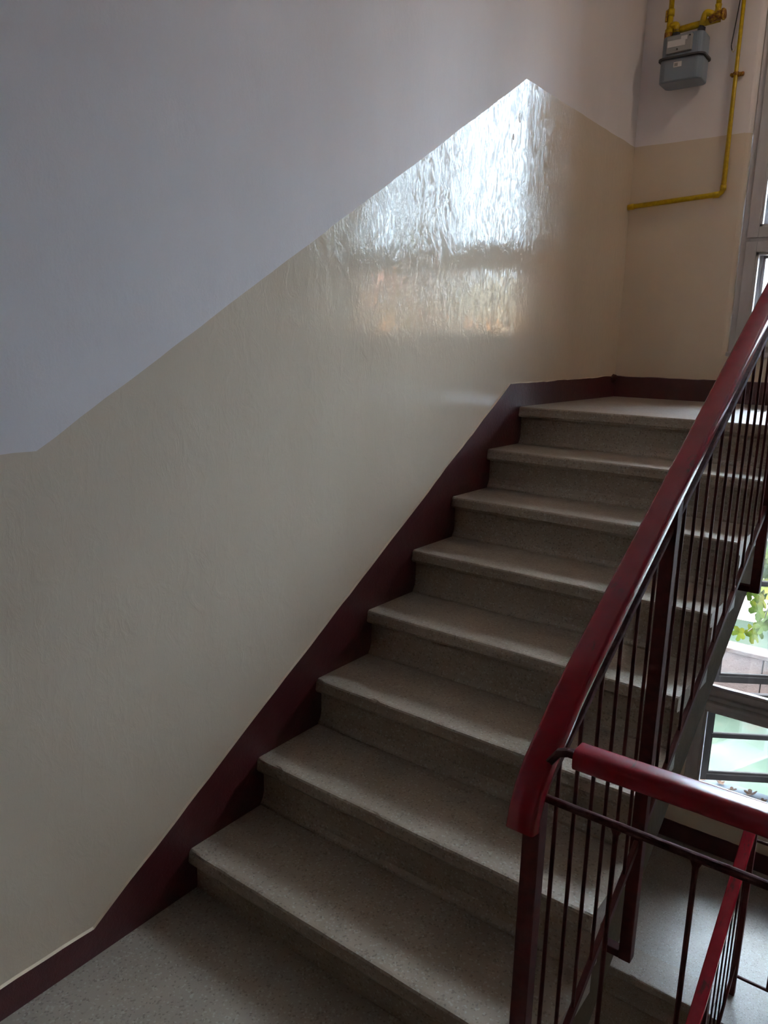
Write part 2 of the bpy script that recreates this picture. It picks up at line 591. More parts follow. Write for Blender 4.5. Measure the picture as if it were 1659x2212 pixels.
struct('ceiling', bm, M_UP, 'white ceiling over the stairwell')

# landings ------------------------------------------------------------
def slab(name, x0, x1, y0, y1, zt, th, label, bev=.0004, extra=None):
    bm = bmesh.new()
    box(bm, (x0, y0, zt - .045), (x1, y1, zt), bev)
    box(bm, (x0, y0, zt - th), (x1, y1, zt - .046), mi=1)
    if extra: box(bm, *extra, bev)
    for f in bm.faces:
        if f.calc_center_median().z < zt - .0465: f.material_index = 1
    bmesh.ops.recalc_face_normals(bm, faces=bm.faces)
    for f in bm.faces:
        if f.normal.z < -.5 and f.calc_center_median().z < zt - th + .01: f.material_index = 2
    o = struct(name, bm, [M_FLOOR, M_STRING, M_UP], label)
    return o
def plate(name, pts, zt, th, label):
    bm = bmesh.new()
    for (za, zb_, mi) in ((zt - th, zt - .045, 1), (zt - .045, zt, 0)):
        va = [bm.verts.new((x, y, za)) for x, y in pts]
        vb = [bm.verts.new((x, y, zb_)) for x, y in pts]
        fs = [bm.faces.new(list(reversed(va))), bm.faces.new(vb)]
        for i in range(len(pts)):
            j = (i + 1) % len(pts)
            fs.append(bm.faces.new((va[i], va[j], vb[j], vb[i])))
        for f in fs: f.material_index = mi
    bmesh.ops.recalc_face_normals(bm, faces=bm.faces)
    for f in bm.faces:
        if f.normal.z < -.5 and f.calc_center_median().z < zt - th + .01: f.material_index = 2
    return struct(name, bm, [M_FLOOR, M_STRING, M_UP], label)
plate('floor_landing', [(0, YF), (WB1, YF), (WB1, -.19), (WB0 - .01, -.19), (WB0 - .01, .05), (W, .05), (W, .33), (0, .33)], FZ, .20,
      'grey terrazzo landing at the foot of the stairs')
def half(name, yn, yb_, z, label):
    plate(name, [(0, yn + .19), (W + .002, yn + .19), (W + .002, yn), (WB0, yn), (WB0, 7 * T - .06), (WB1, 7 * T - .06), (WB1, yb_), (0, yb_)], z, .20, label)
half('floor_half_landing', 8 * T, YB, LZ, 'grey terrazzo half landing at the head of the stairs')
half('floor_lower_landing', 8 * T + .1, YL, BZ, 'grey terrazzo half landing one flight below')
half('floor_top_landing', 8 * T, YB, LZ + 2.64, 'half landing one storey above')
plate('floor_upper_landing', [(0, YF), (WB1, YF), (WB1, -.19), (WB0 - .01, -.19), (WB0 - .01, .05), (W, .05), (W, .33), (0, .33)], FZ + 2.64, .20,
      'landing one storey above')
slab('floor_bottom', 0, WB1, YF, YL, -2.64, .06, 'ground floor of the stairwell')

# flights --------------------------------------------------------------
REC = .030
def step_mesh(x0, x1, s, y, z, first_drop=None, seed=0):
    """one step; nosing at (y, z); s=+1 climbs toward +y. mesh origin is world"""
    bm = bmesh.new()
    pts = [(.004, -.001), (.0005, -.006), (0, -.012), (0, -.036), (.004, -.044), (REC - .004, -.047), (REC, -.056), (REC, -.125),
           (REC - .005, -.145), (REC - .014, -.158), (REC - .016, -H + .0005), (REC + .035, -H + .0005), (REC + .035, -.06),
           (T + REC + .005, -.06), (T + REC + .005, 0), (.012, 0)]
    nx = 56
    xs = [x0 + (x1 - x0) * i / nx for i in range(nx + 1)]
    rings = []
    rnd = random.Random(seed)
    chips = [(rnd.uniform(x0, x1), rnd.uniform(.006, .014), rnd.uniform(.3, 1)) for _ in range(5)] + [(x0, .02, .9), (x1, .015, .8)]
    for x in xs:
        r = []
        for i, (a, b) in enumerate(pts):
            da = db = 0
            if i < 5 or i == len(pts) - 1:
                w = noise.noise(Vector((x * 7, seed * 3.1, i * .2))) * .0014 + noise.noise(Vector((x * 33, seed * 5.1, i * .3))) * .0010
                c = sum(d * math.exp(-((x - cx) / wd) ** 2) for cx, wd, d in chips)
                da = w * .7 + c * (.005 if i < 3 else .001)
                db = -c * .003 if i in (0, 1) else 0
            r.append(bm.verts.new((x, y + s * (a + da), z + b + db)))
        rings.append(r)
    n = len(pts)
    for i in range(nx):
        for j in range(n):
            bm.faces.new((rings[i][j], rings[i][(j + 1) % n], rings[i + 1][(j + 1) % n], rings[i + 1][j]))
    bm.faces.new(rings[0]); bm.faces.new(list(reversed(rings[-1])))
    return bm

def flight(name, label, x0, x1, y0, z0, s, n=8, side='right', zlow=None):
    """s=+1: nosing k at y0+k*T, z0+k*H"""
    root = thing(name, label, 'stairs', ((x0 + x1) / 2, y0, z0))
    for k in range(1, n):
        obj('step', step_mesh(x0, x1, s, y0 + s * k * T, z0 + k * H, seed=k + int(10 * z0)), M_TREAD, root)
    # riser under the landing edge
    bm = step_mesh(x0, x1, s, y0 + s * n * T, z0 + n * H, seed=n + int(10 * z0))
    for v in bm.verts:
        if abs(v.co.y - (y0 + s * n * T)) > .2: v.co.y = y0 + s * (n * T + .19)
    obj('step', bm, M_TREAD, root)
    # concrete slab under the steps with a saw-tooth top, set in a little from the tread ends
    bm = bmesh.new()
    e = .034
    lo = .376
    end = n * T + .19
    ys_ = [-.02, T + e] + [k * T + e for k in range(2, n + 1)] + [end]
    tops = [-.02] + [k * H - .048 for k in range(1, n + 1)]
    tops[-1] = n * H - .05
    brk = (n * H - .20 + lo) / SL            # where the sloping soffit meets the landing soffit
    b0 = (lo - .20) / SL
    def bz(y): return min(max(y * SL - lo, -.20), n * H - .20)
    cols = []
    for i in range(len(ys_) - 1):
        c = [ys_[i]] + [q for q in (b0, brk) if ys_[i] + .002 < q < ys_[i + 1] - .002] + [ys_[i + 1]]
        for u0, u1 in zip(c, c[1:]): cols.append((u0, u1, tops[i]))
    vc = {}
    def V(x, y, z):
        key = (round(x, 4), round(y, 4), round(z, 4))
        if key not in vc: vc[key] = bm.verts.new((x, y0 + s * y, z0 + z))
        return vc[key]
    xa, xb = x0 + .004, x1 - .004
    for i, (u0, u1, tp) in enumerate(cols):
        lt = cols[i - 1][2] if i else None
        for x in (xa, xb):
            poly = [V(x, u0, bz(u0)), V(x, u1, bz(u1)), V(x, u1, tp), V(x, u0, tp)]
            if lt is not None and abs(lt - tp) > 1e-5: poly.append(V(x, u0, lt))
            bm.faces.new(poly)
        bm.faces.new((V(xa, u0, tp), V(xa, u1, tp), V(xb, u1, tp), V(xb, u0, tp)))
        bm.faces.new((V(xa, u0, bz(u0)), V(xa, u1, bz(u1)), V(xb, u1, bz(u1)), V(xb, u0, bz(u0))))
        zl = bz(u0) if lt is None else lt
        if abs(zl - tp) > 1e-5:
            bm.faces.new((V(xa, u0, zl), V(xb, u0, zl), V(xb, u0, tp), V(xa, u0, tp)))
    u1, tp = cols[-1][1], cols[-1][2]
    bm.faces.new((V(xa, u1, bz(u1)), V(xb, u1, bz(u1)), V(xb, u1, tp), V(xa, u1, tp)))
    bmesh.ops.recalc_face_normals(bm, faces=bm.faces)
    for f in bm.faces:
        if f.normal.z < -.3: f.material_index = 1
    st = obj('concrete_string', bm, [M_STRING, M_UP], root)
    st['label'] = 'grimy olive painted side and underside of the flight'
    return root

flight('stair_flight', 'wide flight of worn terrazzo steps climbing beside the cream wall to the half landing', .002, W, 0, 0, 1)
flight('stair_flight', 'flight of terrazzo steps dropping below the lower half landing, dark under the railings', .002, W, .10, 2 * BZ, 1)
flight('stair_flight', 'flight across the well going down to the lower half landing', WB0, WB1 - .002, 8 * T, BZ, -1)
flight('stair_flight', 'flight across the well going up to the next storey', WB0, WB1 - .002, 8 * T, LZ, -1)
flight('stair_flight', 'flight one storey above the cream wall side', .002, W, 0, 2 * LZ, 1)

# skirting -------------------------------------------------------------
def skirt_left(y0_, zb, ya, yb_, name, label, th=.007):
    """band on the left wall following the flight"""
    bm = bmesh.new()
    n = 130
    k0, k1 = y0_ - .03, y0_ + 2.058
    ys = sorted([ya + (yb_ - ya) * i / n for i in range(n + 1)] + [k0, k1])
    def top(y):
        if y < k0: z = .116
        elif y < k1: z = .116 + (y - k0) / (k1 - k0) * (1.424 - .116)
        else: z = 1.424 + (y - k1) * .010
        return zb + z + wob(y + zb, .004)
    def bot(y):
        if y < k0 + .3: return zb - .02
        if k1 < y < k1 + .20: return zb + 7 * H - .04
        if y > k1: return zb + LZ - .05
        return zb + (y - y0_) * SL - .22
    a = [bm.verts.new((0.0004, y, bot(y))) for y in ys]
    b = [bm.verts.new((th, y, bot(y))) for y in ys]
    c = [bm.verts.new((th, y, top(y) - .004)) for y in ys]
    d = [bm.verts.new((.0004, y, top(y))) for y in ys]
    for i in range(len(ys) - 1):
        for p, q in ((a, b), (b, c), (c, d), (d, a)):
            f = bm.faces.new((p[i], p[i + 1], q[i + 1], q[i]))
            if p is c: f.material_index = 1
    bm.faces.new((a[0], b[0], c[0], d[0])); bm.faces.new((a[-1], b[-1], c[-1], d[-1]))
    struct(name, bm, [M_SKIRT, M_DADO], label)
skirt_left(0, 0, YF, YB - .002, 'baseboard_left', 'dark red painted skirting climbing along the steps')
skirt_left(.1, 2 * BZ, YF, YL - .002, 'baseboard_left_lower', 'dark red skirting along the flight below')

def skirt_back(y, z, name, label, x1=WB1 - .01):
    bm = bmesh.new()
    n = 90
    xs = [.002 + (x1 - .002) * i / n for i in range(n + 1)]
    zt = lambda x: z + .114 + wob(x + 3.3, .004)
    a = [bm.verts.new((x, y - .0005, z - .02)) for x in xs]
    b = [bm.verts.new((x, y - .007, z - .02)) for x in xs]
    c = [bm.verts.new((x, y - .007, zt(x) - .003)) for x in xs]
    d = [bm.verts.new((x, y - .0005, zt(x))) for x in xs]
    for i in range(n):
        for p, q in ((a, b), (b, c), (c, d), (d, a)):
            bm.faces.new((p[i], p[i + 1], q[i + 1], q[i]))
    struct(name, bm, M_SKIRT, label)
skirt_back(YB, LZ, 'baseboard_back', 'dark red skirting under the upper window')
skirt_back(YL, BZ, 'baseboard_back_lower', 'dark red skirting under the lower window')

# paint lump where the two skirtings meet
bm = bmesh.new()
bmesh.ops.create_icosphere(bm, subdivisions=3, radius=1)
for v in bm.verts:
    k = 1 + .25 * noise.noise(v.co * 2.3)
    v.co = Vector((.006 + v.co.x * .012 * k, YB - .03 + v.co.y * .05 * k, LZ + .098 + v.co.z * .024 * k))
struct('trim_2', bm, M_SKIRT, 'lump of dark red paint in the landing corner', smooth=True)

# ------------------------------------------------------------------ windows
def frame_bm(x0, x1, z0, z1, y0, y1, w, bev=.003, wb=None, wt=None):
    bm = bmesh.new()
    wb = wb or w; wt = wt or w
    box(bm, (x0, y0, z0), (x0 + w, y1, z1), bev)
    box(bm, (x1 - w, y0, z0), (x1, y1, z1), bev)
    box(bm, (x0 + w, y0, z0), (x1 - w, y1, z0 + wb), bev)
    box(bm, (x0 + w, y0, z1 - wt), (x1 - w, y1, z1), bev)
    return bm

def rot_about(o, px, py, ang):
    R = Matrix.Translation((px, py, 0)) @ Matrix.Rotation(ang, 4, 'Z') @ Matrix.Translation((-px, -py, 0))
    o.data.transform(R)

def sash(parent, x0, x1, z0, z1, y0, y1, w=.052, muntin=None, hinge=None, ang=0, gname='sash', wb=None, wm=None):
    bm = frame_bm(x0, x1, z0, z1, y0, y1, w, wb=wb)
    # glazing bead, stepped in
    for a in ((x0 + w, x1 - w),):
        box(bm, (a[0], y0 + .010, z0 + (wb or w)), (a[0] + .012, y1 - .004, z1 - w))
        box(bm, (a[1] - .012, y0 + .010, z0 + (wb or w)), (a[1], y1 - .004, z1 - w))
        box(bm, (a[0], y0 + .010, z0 + (wb or w)), (a[1], y1 - .004, z0 + (wb or w) + .012))
        box(bm, (a[0], y0 + .010, z1 - w - .012), (a[1], y1 - .004, z1 - w))
    for mz in (muntin or []):
        box(bm, (x0 + w, y0 + .004, mz - .015), (x1 - w, y1 - .004, mz + .015), .004)
    s = obj(gname, bm, wm or M_WOOD, parent)
    g = bmesh.new()
    ym = (y0 + y1) / 2
    box(g, (x0 + w, ym - .0015, z0 + (wb or w)), (x1 - w, ym + .0015, z1 - w))
    p = obj('pane', g, M_GLASS, s)
    s.matrix_parent_inverse = Matrix.Translation(-parent.location)
    p.matrix_parent_inverse = Matrix.Translation(-parent.location) if False else Matrix.Identity(4)
    if hinge is not None:
        rot_about(s, hinge[0], hinge[1], ang)
        rot_about(p, hinge[0], hinge[1], ang)
    return s

def window(name, z0, z1, ztr, yi, label, x0=WX0, ztr_h=.035, outer_open=0.0, sill_drop=0.0, outmunt=True):
    root = thing(name, label, 'window', (0, 0, 0), kind='structure')
    del root['category']
    x1 = WX1
    ymid = yi + .030
    bm = frame_bm(x0 + .002, x1 - .002, z0 + .002, z1 - .002, ymid, ymid + .19, .040)
    xm = (x0 + x1) / 2
    box(bm, (xm - .03, ymid, z0 + .04), (xm + .03, ymid + .19, z1 - .04), .003)
    box(bm, (x0 + .04, ymid + .002, ztr - ztr_h / 2), (x1 - .04, ymid + .19, ztr + ztr_h / 2), .003)
    obj('frame', bm, M_WOOD, root)
    for (a, b) in ((x0 + .030, xm - .022), (xm + .022, x1 - .030)):
        sash(root, a, b, ztr + ztr_h / 2 - .010, z1 - .030, ymid - .012, ymid + .030)
        sash(root, a, b, z0 + .030, ztr - ztr_h / 2 + .008, ymid - .012, ymid + .030)
        sash(root, a + .012, b - .012, ztr + ztr_h / 2 + .002, z1 - .042, ymid + .135, ymid + .17, w=.045)
        sash(root, a + .012, b - .012, z0 + .042, ztr - ztr_h / 2 - .002, ymid + .135, ymid + .17, w=.045)
    bm = bmesh.new()
    box(bm, (x0 + .001, yi - .012, z0 - .020), (x1 - .001, ymid + .02, z0 + .004), .004)
    obj('inner_sill', bm, M_WOOD, root)
    return root

window('window_1', UZ0, UZ1, 2.125, YB, 'tall white painted double window above the upper half landing')
window('window_3', UZ0 + 2.64, UZ1 + 2.64, 2.125 + 2.64, YB, 'window one storey above')

# lower window: fixed inner frame with a deep transom, outer casements standing ajar
root = thing('window_2', 'white painted double window on the lower half landing, outer casements ajar', 'window', kind='structure')
del root['category']
x0, x1, z0, z1 = .575, WX1, LZ0, LZ1
yf = YL + .03
xm = (x0 + x1) / 2
TZ = -.385
bm = frame_bm(x0 + .002, x1 - .002, z0 + .002, z1 - .002, yf, yf + .17, .038)
box(bm, (xm - .03, yf, z0 + .04), (xm + .03, yf + .17, z1 - .04), .003)
box(bm, (x0 + .04, yf + .002, TZ - .03), (x1 - .04, yf + .17, TZ + .03), .003)
obj('frame', bm, M_WOOD, root)
bm = bmesh.new()
box(bm, (x0 + .03, yf - .065, TZ - .012), (x1 - .03, yf + .002, TZ + .010), .004)
box(bm, (x0 + .03, yf - .034, TZ + .010), (x1 - .03, yf + .02, TZ + .034), .004)
tr_ = obj('transom_ledge', bm, M_WOOD, root)
for (a, b) in ((x0 + .030, xm - .022), (xm + .022, x1 - .030)):
    sash(root, a, b, TZ + .034, z1 - .03, yf - .01, yf + .03, w=.042)
    sash(root, a, b, z0 + .03, TZ - .022, yf - .01, yf + .03, w=.042)
    for za, zb_, mm in ((TZ + .035, z1 - .04, [.27]), (z0 + .04, TZ - .035, [-.70])):
        left = a < xm - .1 and b < xm
        hx = a + .01 if left else b - .01
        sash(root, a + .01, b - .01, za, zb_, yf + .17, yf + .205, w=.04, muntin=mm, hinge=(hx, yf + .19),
             ang=math.radians(33) * (1 if left else -1), gname='outer_sash', wm=M_SASH_BACKLIT)
bm = bmesh.new()
box(bm, (x0 - .03, YL - .02, z0 - .022), (x1 + .03, yf + .02, z0 + .004), .004)
obj('inner_sill', bm, M_WOOD, root)

# ------------------------------------------------------------------ railings
HR = rrect(.047, .031, .0065, 3)
GR = rrect(.045, .034, .012, 5)
def rail_z(y): return .912 + .592 * y      # centre of the red handrail over the flight
def sub_z(y): return .828 + .5835 * y       # steel bar the balusters hang from
def bot_z(y): return .070 + .604 * y
def dupe(src, name, parent, off):
    c = src.copy()
    COL.objects.link(c)
    c.parent = parent
    c.matrix_parent_inverse = src.matrix_parent_inverse.copy()
    c.location = Vector(src.location) + Vector(off)
    return c

PITCH = .0862
def flight_railing(label, dz, dy, full=True):
    root = thing('stair_railing', label, 'railing', (XR, dy, dz + FZ))
    def P(x, y, z): return Vector((x, y + dy, z + dz))
    ytop = 2.33
    # handrail, lower end turned down
    path = [P(XR, .036, .848), P(XR, .042, .875), P(XR, .056, .906), P(XR, .082, .937), P(XR, .122, .967), P(XR, .175, rail_z(.175) - .004)]
    path += [P(XR, y, rail_z(y)) for y in (.24, .5, 1, 1.5, 2.0, ytop - .1)]
    path += [P(XR, ytop, rail_z(ytop) - .012), P(XR, ytop + .035, rail_z(ytop) - .04)]
    bm = bmesh.new()
    sweep(bm, path, HR)
    o = obj('handrail', bm, M_RAIL, root, smooth=True); sharp_caps(o)
    o['label'] = 'cherry red handrail with worn patches'
    # flat steel bar directly under the handrail
    bm = bmesh.new()
    sweep(bm, [P(XR, .085, rail_z(.085) - .030)] + [P(XR, y, rail_z(y) - .0225) for y in (.2, 1.2, ytop - .06)], rrect(.030, .006, .001, 1))
    obj('handrail_strip', bm, M_SUB, root)
    bm = bmesh.new()
    sweep(bm, [P(XR, .085, sub_z(.085)), P(XR, ytop + .03, sub_z(ytop + .03))], rrect(.018, .014, .003, 2))
    obj('sub_rail', bm, M_SUB, root)
    bm = bmesh.new()
    sweep(bm, [P(XR, .1, bot_z(.1)), P(XR, ytop, bot_z(ytop))], rrect(.012, .022, .002, 1))
    obj('bottom_rail', bm, M_METAL, root)
    hw = .0145
    def post(y, zt, zb, brack=True):
        bm = bmesh.new()
        box(bm, (XR - hw, y - hw + dy, zb + dz), (XR + hw, y + hw + dy, zt + dz), .0015, 1)
        if brack:
            box(bm, (W - .012, y - hw + dy + .001, zb + dz), (XR - hw, y + hw + dy - .001, zb + .020 + dz), .0015, 1)
        return obj('post', bm, M_METAL, root)
    post(.082, .905, -.13)
    post(.672, rail_z(.672) - .022, .155)
    post(1.705, rail_z(1.705) - .022, .812)
    yend = 2.345
    bm = bmesh.new()
    box(bm, (XR - hw, yend - hw + dy, LZ + dz - .0), (XR + hw, yend + hw + dy, rail_z(yend) - .06 + dz), .0015, 1)
    obj('post', bm, M_METAL, root)
    # balusters
    def bal(y):
        bm = bmesh.new()
        r = .0052
        sweep(bm, [P(XR, y, bot_z(y) - .014), P(XR, y, sub_z(y))], rrect(.0070, .0070, .0018, 1), up=(0, 1, 0))
        b = obj('baluster', bm, M_METAL, root)
    for k in range(1, 7): bal(.672 - k * .0845)
    for k in range(1, 12): bal(.672 + k * PITCH)
    for k in range(1, 7): bal(1.705 + k * .0905)
    return root
flight_railing('dark maroon railing with cherry red handrail climbing beside the wide terrazzo flight', 0, 0)
flight_railing('maroon railing with red handrail below the guard rail, running down from the lower half landing', -2.64, .10)

# guard across the well beside the newel
def guard(label, dz, y, zt, zs, x0, x1, zb, sgn=1, xs=(1.252, 1.367), bottom=True, endpost=True):
    root = thing('guard_railing', label, 'railing', (x0, y, zb))
    bm = bmesh.new()
    sweep(bm, [(x0 + .045, y, zt), (x0 + .052, y, zt), (x0 + .3, y, zt + .002), (x1 - .018, y, zt)], GR)
    o = obj('handrail', bm, M_RAIL, root, smooth=True); sharp_caps(o)
    o['label'] = 'cherry red rounded handrail with a glossy top'
    bm = bmesh.new()
    sweep(bm, [(x0 - .005, y, zt - .035), (x0 + .015, y, zt - .006), (x0 + .03, y, zt), (x0 + .06, y, zt), (x1, y, zt)], rrect(.014, .012, .003, 2))
    obj('handrail_core', bm, M_SUB, root)
    bm = bmesh.new()
    sweep(bm, [(x0, y, zs), (x1, y, zs)], rrect(.012, .0125, .005, 3))
    obj('sub_rail', bm, M_SUB, root)
    if bottom:
        bm = bmesh.new()
        sweep(bm, [(x0, y, zb + .10), (x1, y, zb + .10)], rrect(.012, .012, .003, 2))
        obj('bottom_rail', bm, M_METAL, root)
    for x in xs:
        bm = bmesh.new()
        zz = zb + .10 if bottom else zb - .10
        sweep(bm, [(x, y, zz), (x, y, zs - .028)], circ(.0040, 10), up=(0, 1, 0))
        # flared weld at the top
        sweep(bm, [(x, y, zs - .030), (x, y, zs - .016), (x, y, zs - .004)], circ(.0040, 10), up=(0, 1, 0))
        for v in bm.verts:
            if v.co.z > zs - .006: v.co.x = x + (v.co.x - x) * 2.4
            elif v.co.z > zs - .018: v.co.x = x + (v.co.x - x) * 1.2
        obj('baluster', bm, M_METAL, root)
    if endpost:
        bm = bmesh.new()
        box(bm, (x1 - .0155, y - .0155, zb - .1), (x1 + .0155, y + .0155, zt - .01), .0015, 1)
        obj('post', bm, M_METAL, root)
    return root
guard('level guard railing with rounded red handrail crossing the well from the newel post', 0, .082, .975, .885,
      XR + .016, 1.575, FZ - .06, xs=(1.252, 1.367), bottom=False)
guard('level guard railing on the lower half landing beyond the well', 0, 2.445, -.405, -.515,
      XR + .016, 1.575, BZ, xs=(1.262, 1.382))
guard('level guard railing on the upper half landing beyond the well', 0, 2.345, LZ + .90, LZ + .80,
      XR + .016, 1.575, LZ, xs=(1.262, 1.382))

# ------------------------------------------------------------------ housing of the added fill lamp
for i_, (p_, w_) in enumerate(FILL_LAMPS):
    lt = thing('ceiling_lamp', ['round white lamp under the ceiling of the upper half landing', 'round white lamp under the ceiling of the near landing'][i_], 'lamp', p_)
    bm = bmesh.new()
    zc = p_[2] + (.06 if i_ == 0 else .01 + .09)
    zc = 3.76 if i_ == 0 else FZ + 2.64 - .20
    sweep(bm, [(p_[0], p_[1], p_[2] + .012), (p_[0], p_[1], zc - .001)], circ(.165, 32), up=(0, 1, 0))
    obj('lamp_base', bm, M_WHITE, lt)

# ------------------------------------------------------------------ gas meter and pipes
gm = thing('gas_meter', 'blue grey gas meter hanging on the white wall under yellow pipes', 'gas meter', (.24, YB - .09, 2.86))
def rbox(a, b, r, seg=5):
    bm = bmesh.new()
    box(bm, a, b)
    es = [e for e in bm.edges if abs(e.verts[0].co.x - e.verts[1].co.x) < 1e-5 and abs(e.verts[0].co.y - e.verts[1].co.y) < 1e-5]
    bmesh.ops.bevel(bm, geom=es, offset=r, segments=seg, affect='EDGES', profile=.5)
    es = [e for e in bm.edges if abs(e.verts[0].co.z - e.verts[1].co.z) < 1e-5]
    bmesh.ops.bevel(bm, geom=es, offset=.008, segments=3, affect='EDGES', profile=.5)
    return bm
MY0, MY1 = YB - .150, YB - .012
MX0, MX1 = .140, .343
obj('lower_housing', rbox((MX0, MY0, 2.862), (MX1, MY1, 2.968), .03), M_METER, gm)
obj('upper_housing', rbox((MX0 + .003, MY0 + .003, 2.968), (MX1 - .003, MY1 - .003, 3.072), .03), M_METER, gm)
o = obj('clamping_rim', rbox((MX0 - .010, MY0 - .010, 2.966), (MX1 + .010, MY1 + .008, 2.974), .035), M_METER_D, gm)
bm = bmesh.new(); box(bm, (.172, MY0 - .013, 2.988), (.292, MY0 + .01, 3.062), .004)
ip = obj('index_housing', bm, M_PLATE, gm)
bm = bmesh.new(); box(bm, (.178, MY0 - .0145, 3.012), (.262, MY0 - .0128, 3.042), .0005, 1); box(bm, (.240, MY0 - .0146, 3.036), (.270, MY0 - .0127, 3.054), .0005, 1)
d_ = obj('display', bm, M_WHITE, gm); d_['label'] = 'white number strip'
for x, z in ((.281, 3.052), (.226, 3.000)):
    bm = bmesh.new()
    t_ = bmesh.ops.create_cone(bm, cap_ends=True, segments=12, radius1=.0035, radius2=.003, depth=.006)
    for v in t_['verts']: v.co = Vector((x + v.co.x, MY0 - .014 + v.co.z * -1, z + v.co.y))
    obj('seal_screw', bm, M_BLACK, gm)
bm = bmesh.new(); box(bm, (.212, MY0 - .002, 2.925), (.250, MY0 + .002, 2.948))
sk = obj('sticker', bm, M_WHITE, gm)
bm = bmesh.new(); box(bm, (.216, MY0 - .003, 2.929), (.232, MY0 - .0005, 2.943))
obj('printed_mark', bm, M_GREYINK, sk)
sk.matrix_parent_inverse = Matrix.Translation(-gm.location)
bpy.data.objects[sk.children[0].name].matrix_parent_inverse = Matrix.Identity(4)
PY = YB - .075
for x in (.186, .305):
    bm = bmesh.new()
    sweep(bm, [(x, PY, 3.068), (x, PY, 3.082)], circ(.014, 16), up=(0, 1, 0))
    sweep(bm, [(x, PY, 3.080), (x, PY, 3.104)], circ(.019, 6), up=(0, 1, 0))
    sweep(bm, [(x, PY, 3.104), (x, PY, 3.120)], circ(.012, 12), up=(0, 1, 0))
    obj('connection_nut', bm, M_METER_D, gm)

gp = thing('gas_pipe', 'short lumpy yellow gas pipework with valve above the grey meter', 'pipe', (.24, PY, 3.12))
bm = bmesh.new()
tube([(.150, PY, 3.92), (.150, PY, 3.20)], .0125, bm=bm)
tube([(.150, PY, 3.215), (.150, PY, 3.185)], .018, bm=bm)
tube([(.150, PY, 3.19), (.150, PY, 3.105)], .0145, bm=bm)
tube([(.150, PY, 3.125), (.150, PY, 3.085)], .020, bm=bm)
tube(fillet([(.150, PY, 3.14), (.186, PY, 3.145), (.186, PY, 3.105)], .02), .015, bm=bm)
obj('inlet_pipe', bm, M_YEL, gp, smooth=True)
bm = bmesh.new()
tube([(.160, PY + .012, 3.118), (.385, PY + .012, 3.132)], .0155, bm=bm)
obj('cross_pipe', bm, M_YEL, gp, smooth=True)
bm = bmesh.new()
tube([(.374, PY, 3.92), (.374, PY, 3.15)], .0125, bm=bm)
tube(fillet([(.374, PY, 3.19), (.374, PY, 3.145), (.34, PY, 3.145)], .02), .016, bm=bm)
tube(fillet([(.355, PY, 3.15), (.318, PY, 3.172), (.305, PY, 3.112)], .02), .015, bm=bm)
obj('outlet_pipe', bm, M_YEL, gp, smooth=True)
bm = bmesh.new()
tube([(.378, PY - .02, 3.135), (.416, PY - .02, 3.137)], .021, bm=bm)
tube([(.402, PY - .02, 3.136), (.410, PY - .02, 3.1365)], .026, bm=bm)
tube([(.345, PY - .01, 3.128), (.380, PY - .02, 3.134)], .017, bm=bm)
obj('valve_body', bm, M_RUSTY, gp, smooth=True)
bm = bmesh.new()
tube([(.150, PY - .01, 3.108), (.150, PY - .01, 3.078)], .019, n=8, bm=bm)
obj('rusty_joint', bm, M_RUSTY, gp, smooth=True)
bm = bmesh.new()
tube([(.134, PY - .01, 3.21), (.134, PY - .01, 3.16)], .006, n=8, bm=bm)
obj('stopcock_stem', bm, M_RUSTY, gp, smooth=True)

rp = thing('gas_pipe', 'long thin yellow gas pipe running down beside the upper window and left to the corner', 'pipe', (.475, YB - .02, 2.34))
bm = bmesh.new()
pth = fillet([(.474, YB - .026, 3.78), (.474, YB - .024, 2.345), (-.0 + .012, YB - .030, 2.318)], .03, 8)
tube(pth, .0125, 14, bm)
obj('pipe_run', bm, M_YEL, rp, smooth=True)
bm = bmesh.new()
tube([(.474, YB - .024, 2.385), (.474, YB - .024, 2.360)], .0152, bm=bm)
tube([(.458, YB - .024, 2.3435), (.43, YB - .025, 2.3415)], .0152, bm=bm)
obj('elbow_socket', bm, M_YEL, rp, smooth=True)
bm = bmesh.new()
tube([(.035, YB - .030, 2.319), (.003, YB - .030, 2.317)], .0152, bm=bm)
obj('wall_socket', bm, M_YEL, rp, smooth=True)
bm = bmesh.new()
box(bm, (.449, YB - .016, 2.878), (.508, YB - .001, 2.896), .004)
tube([(.474, YB - .024, 2.880), (.474, YB - .024, 2.894)], .0135, bm=bm)
for x in (.453, .503):
    t_ = bmesh.ops.create_icosphere(bm, subdivisions=2, radius=.008)
    for v in t_['verts']: v.co += Vector((x, YB - .018, 2.887))
obj('wall_clamp', bm, M_RUSTY, rp)
cd = bmesh.new()
tube([Vector(p) for p in fillet([(.462, YB - .02, 3.70), (.456, YB - .02, 3.215), (.447, YB - .02, 3.12), (.440, YB - .02, 3.045), (.437, YB - .02, 3.015), (.445, YB - .022, 2.990)], .03)], .0024, 8, cd)
o = obj('cord', cd, M_BLACK)
tag(o, 'thin black cord hanging beside the yellow pipe near the window', 'cord')
cd = bmesh.new()
tube(fillet([(.444, YB - .022, 2.993), (.450, YB - .030, 2.982), (.462, YB - .038, 2.990), (.466, YB - .040, 3.006)], .01), .0024, 8, cd)
obj('cord_end', cd, M_CREAMWIRE, o)['label'] = 'bare cream coloured end hooked over the pipe'
o.children[0].matrix_parent_inverse = Matrix.Identity(4)

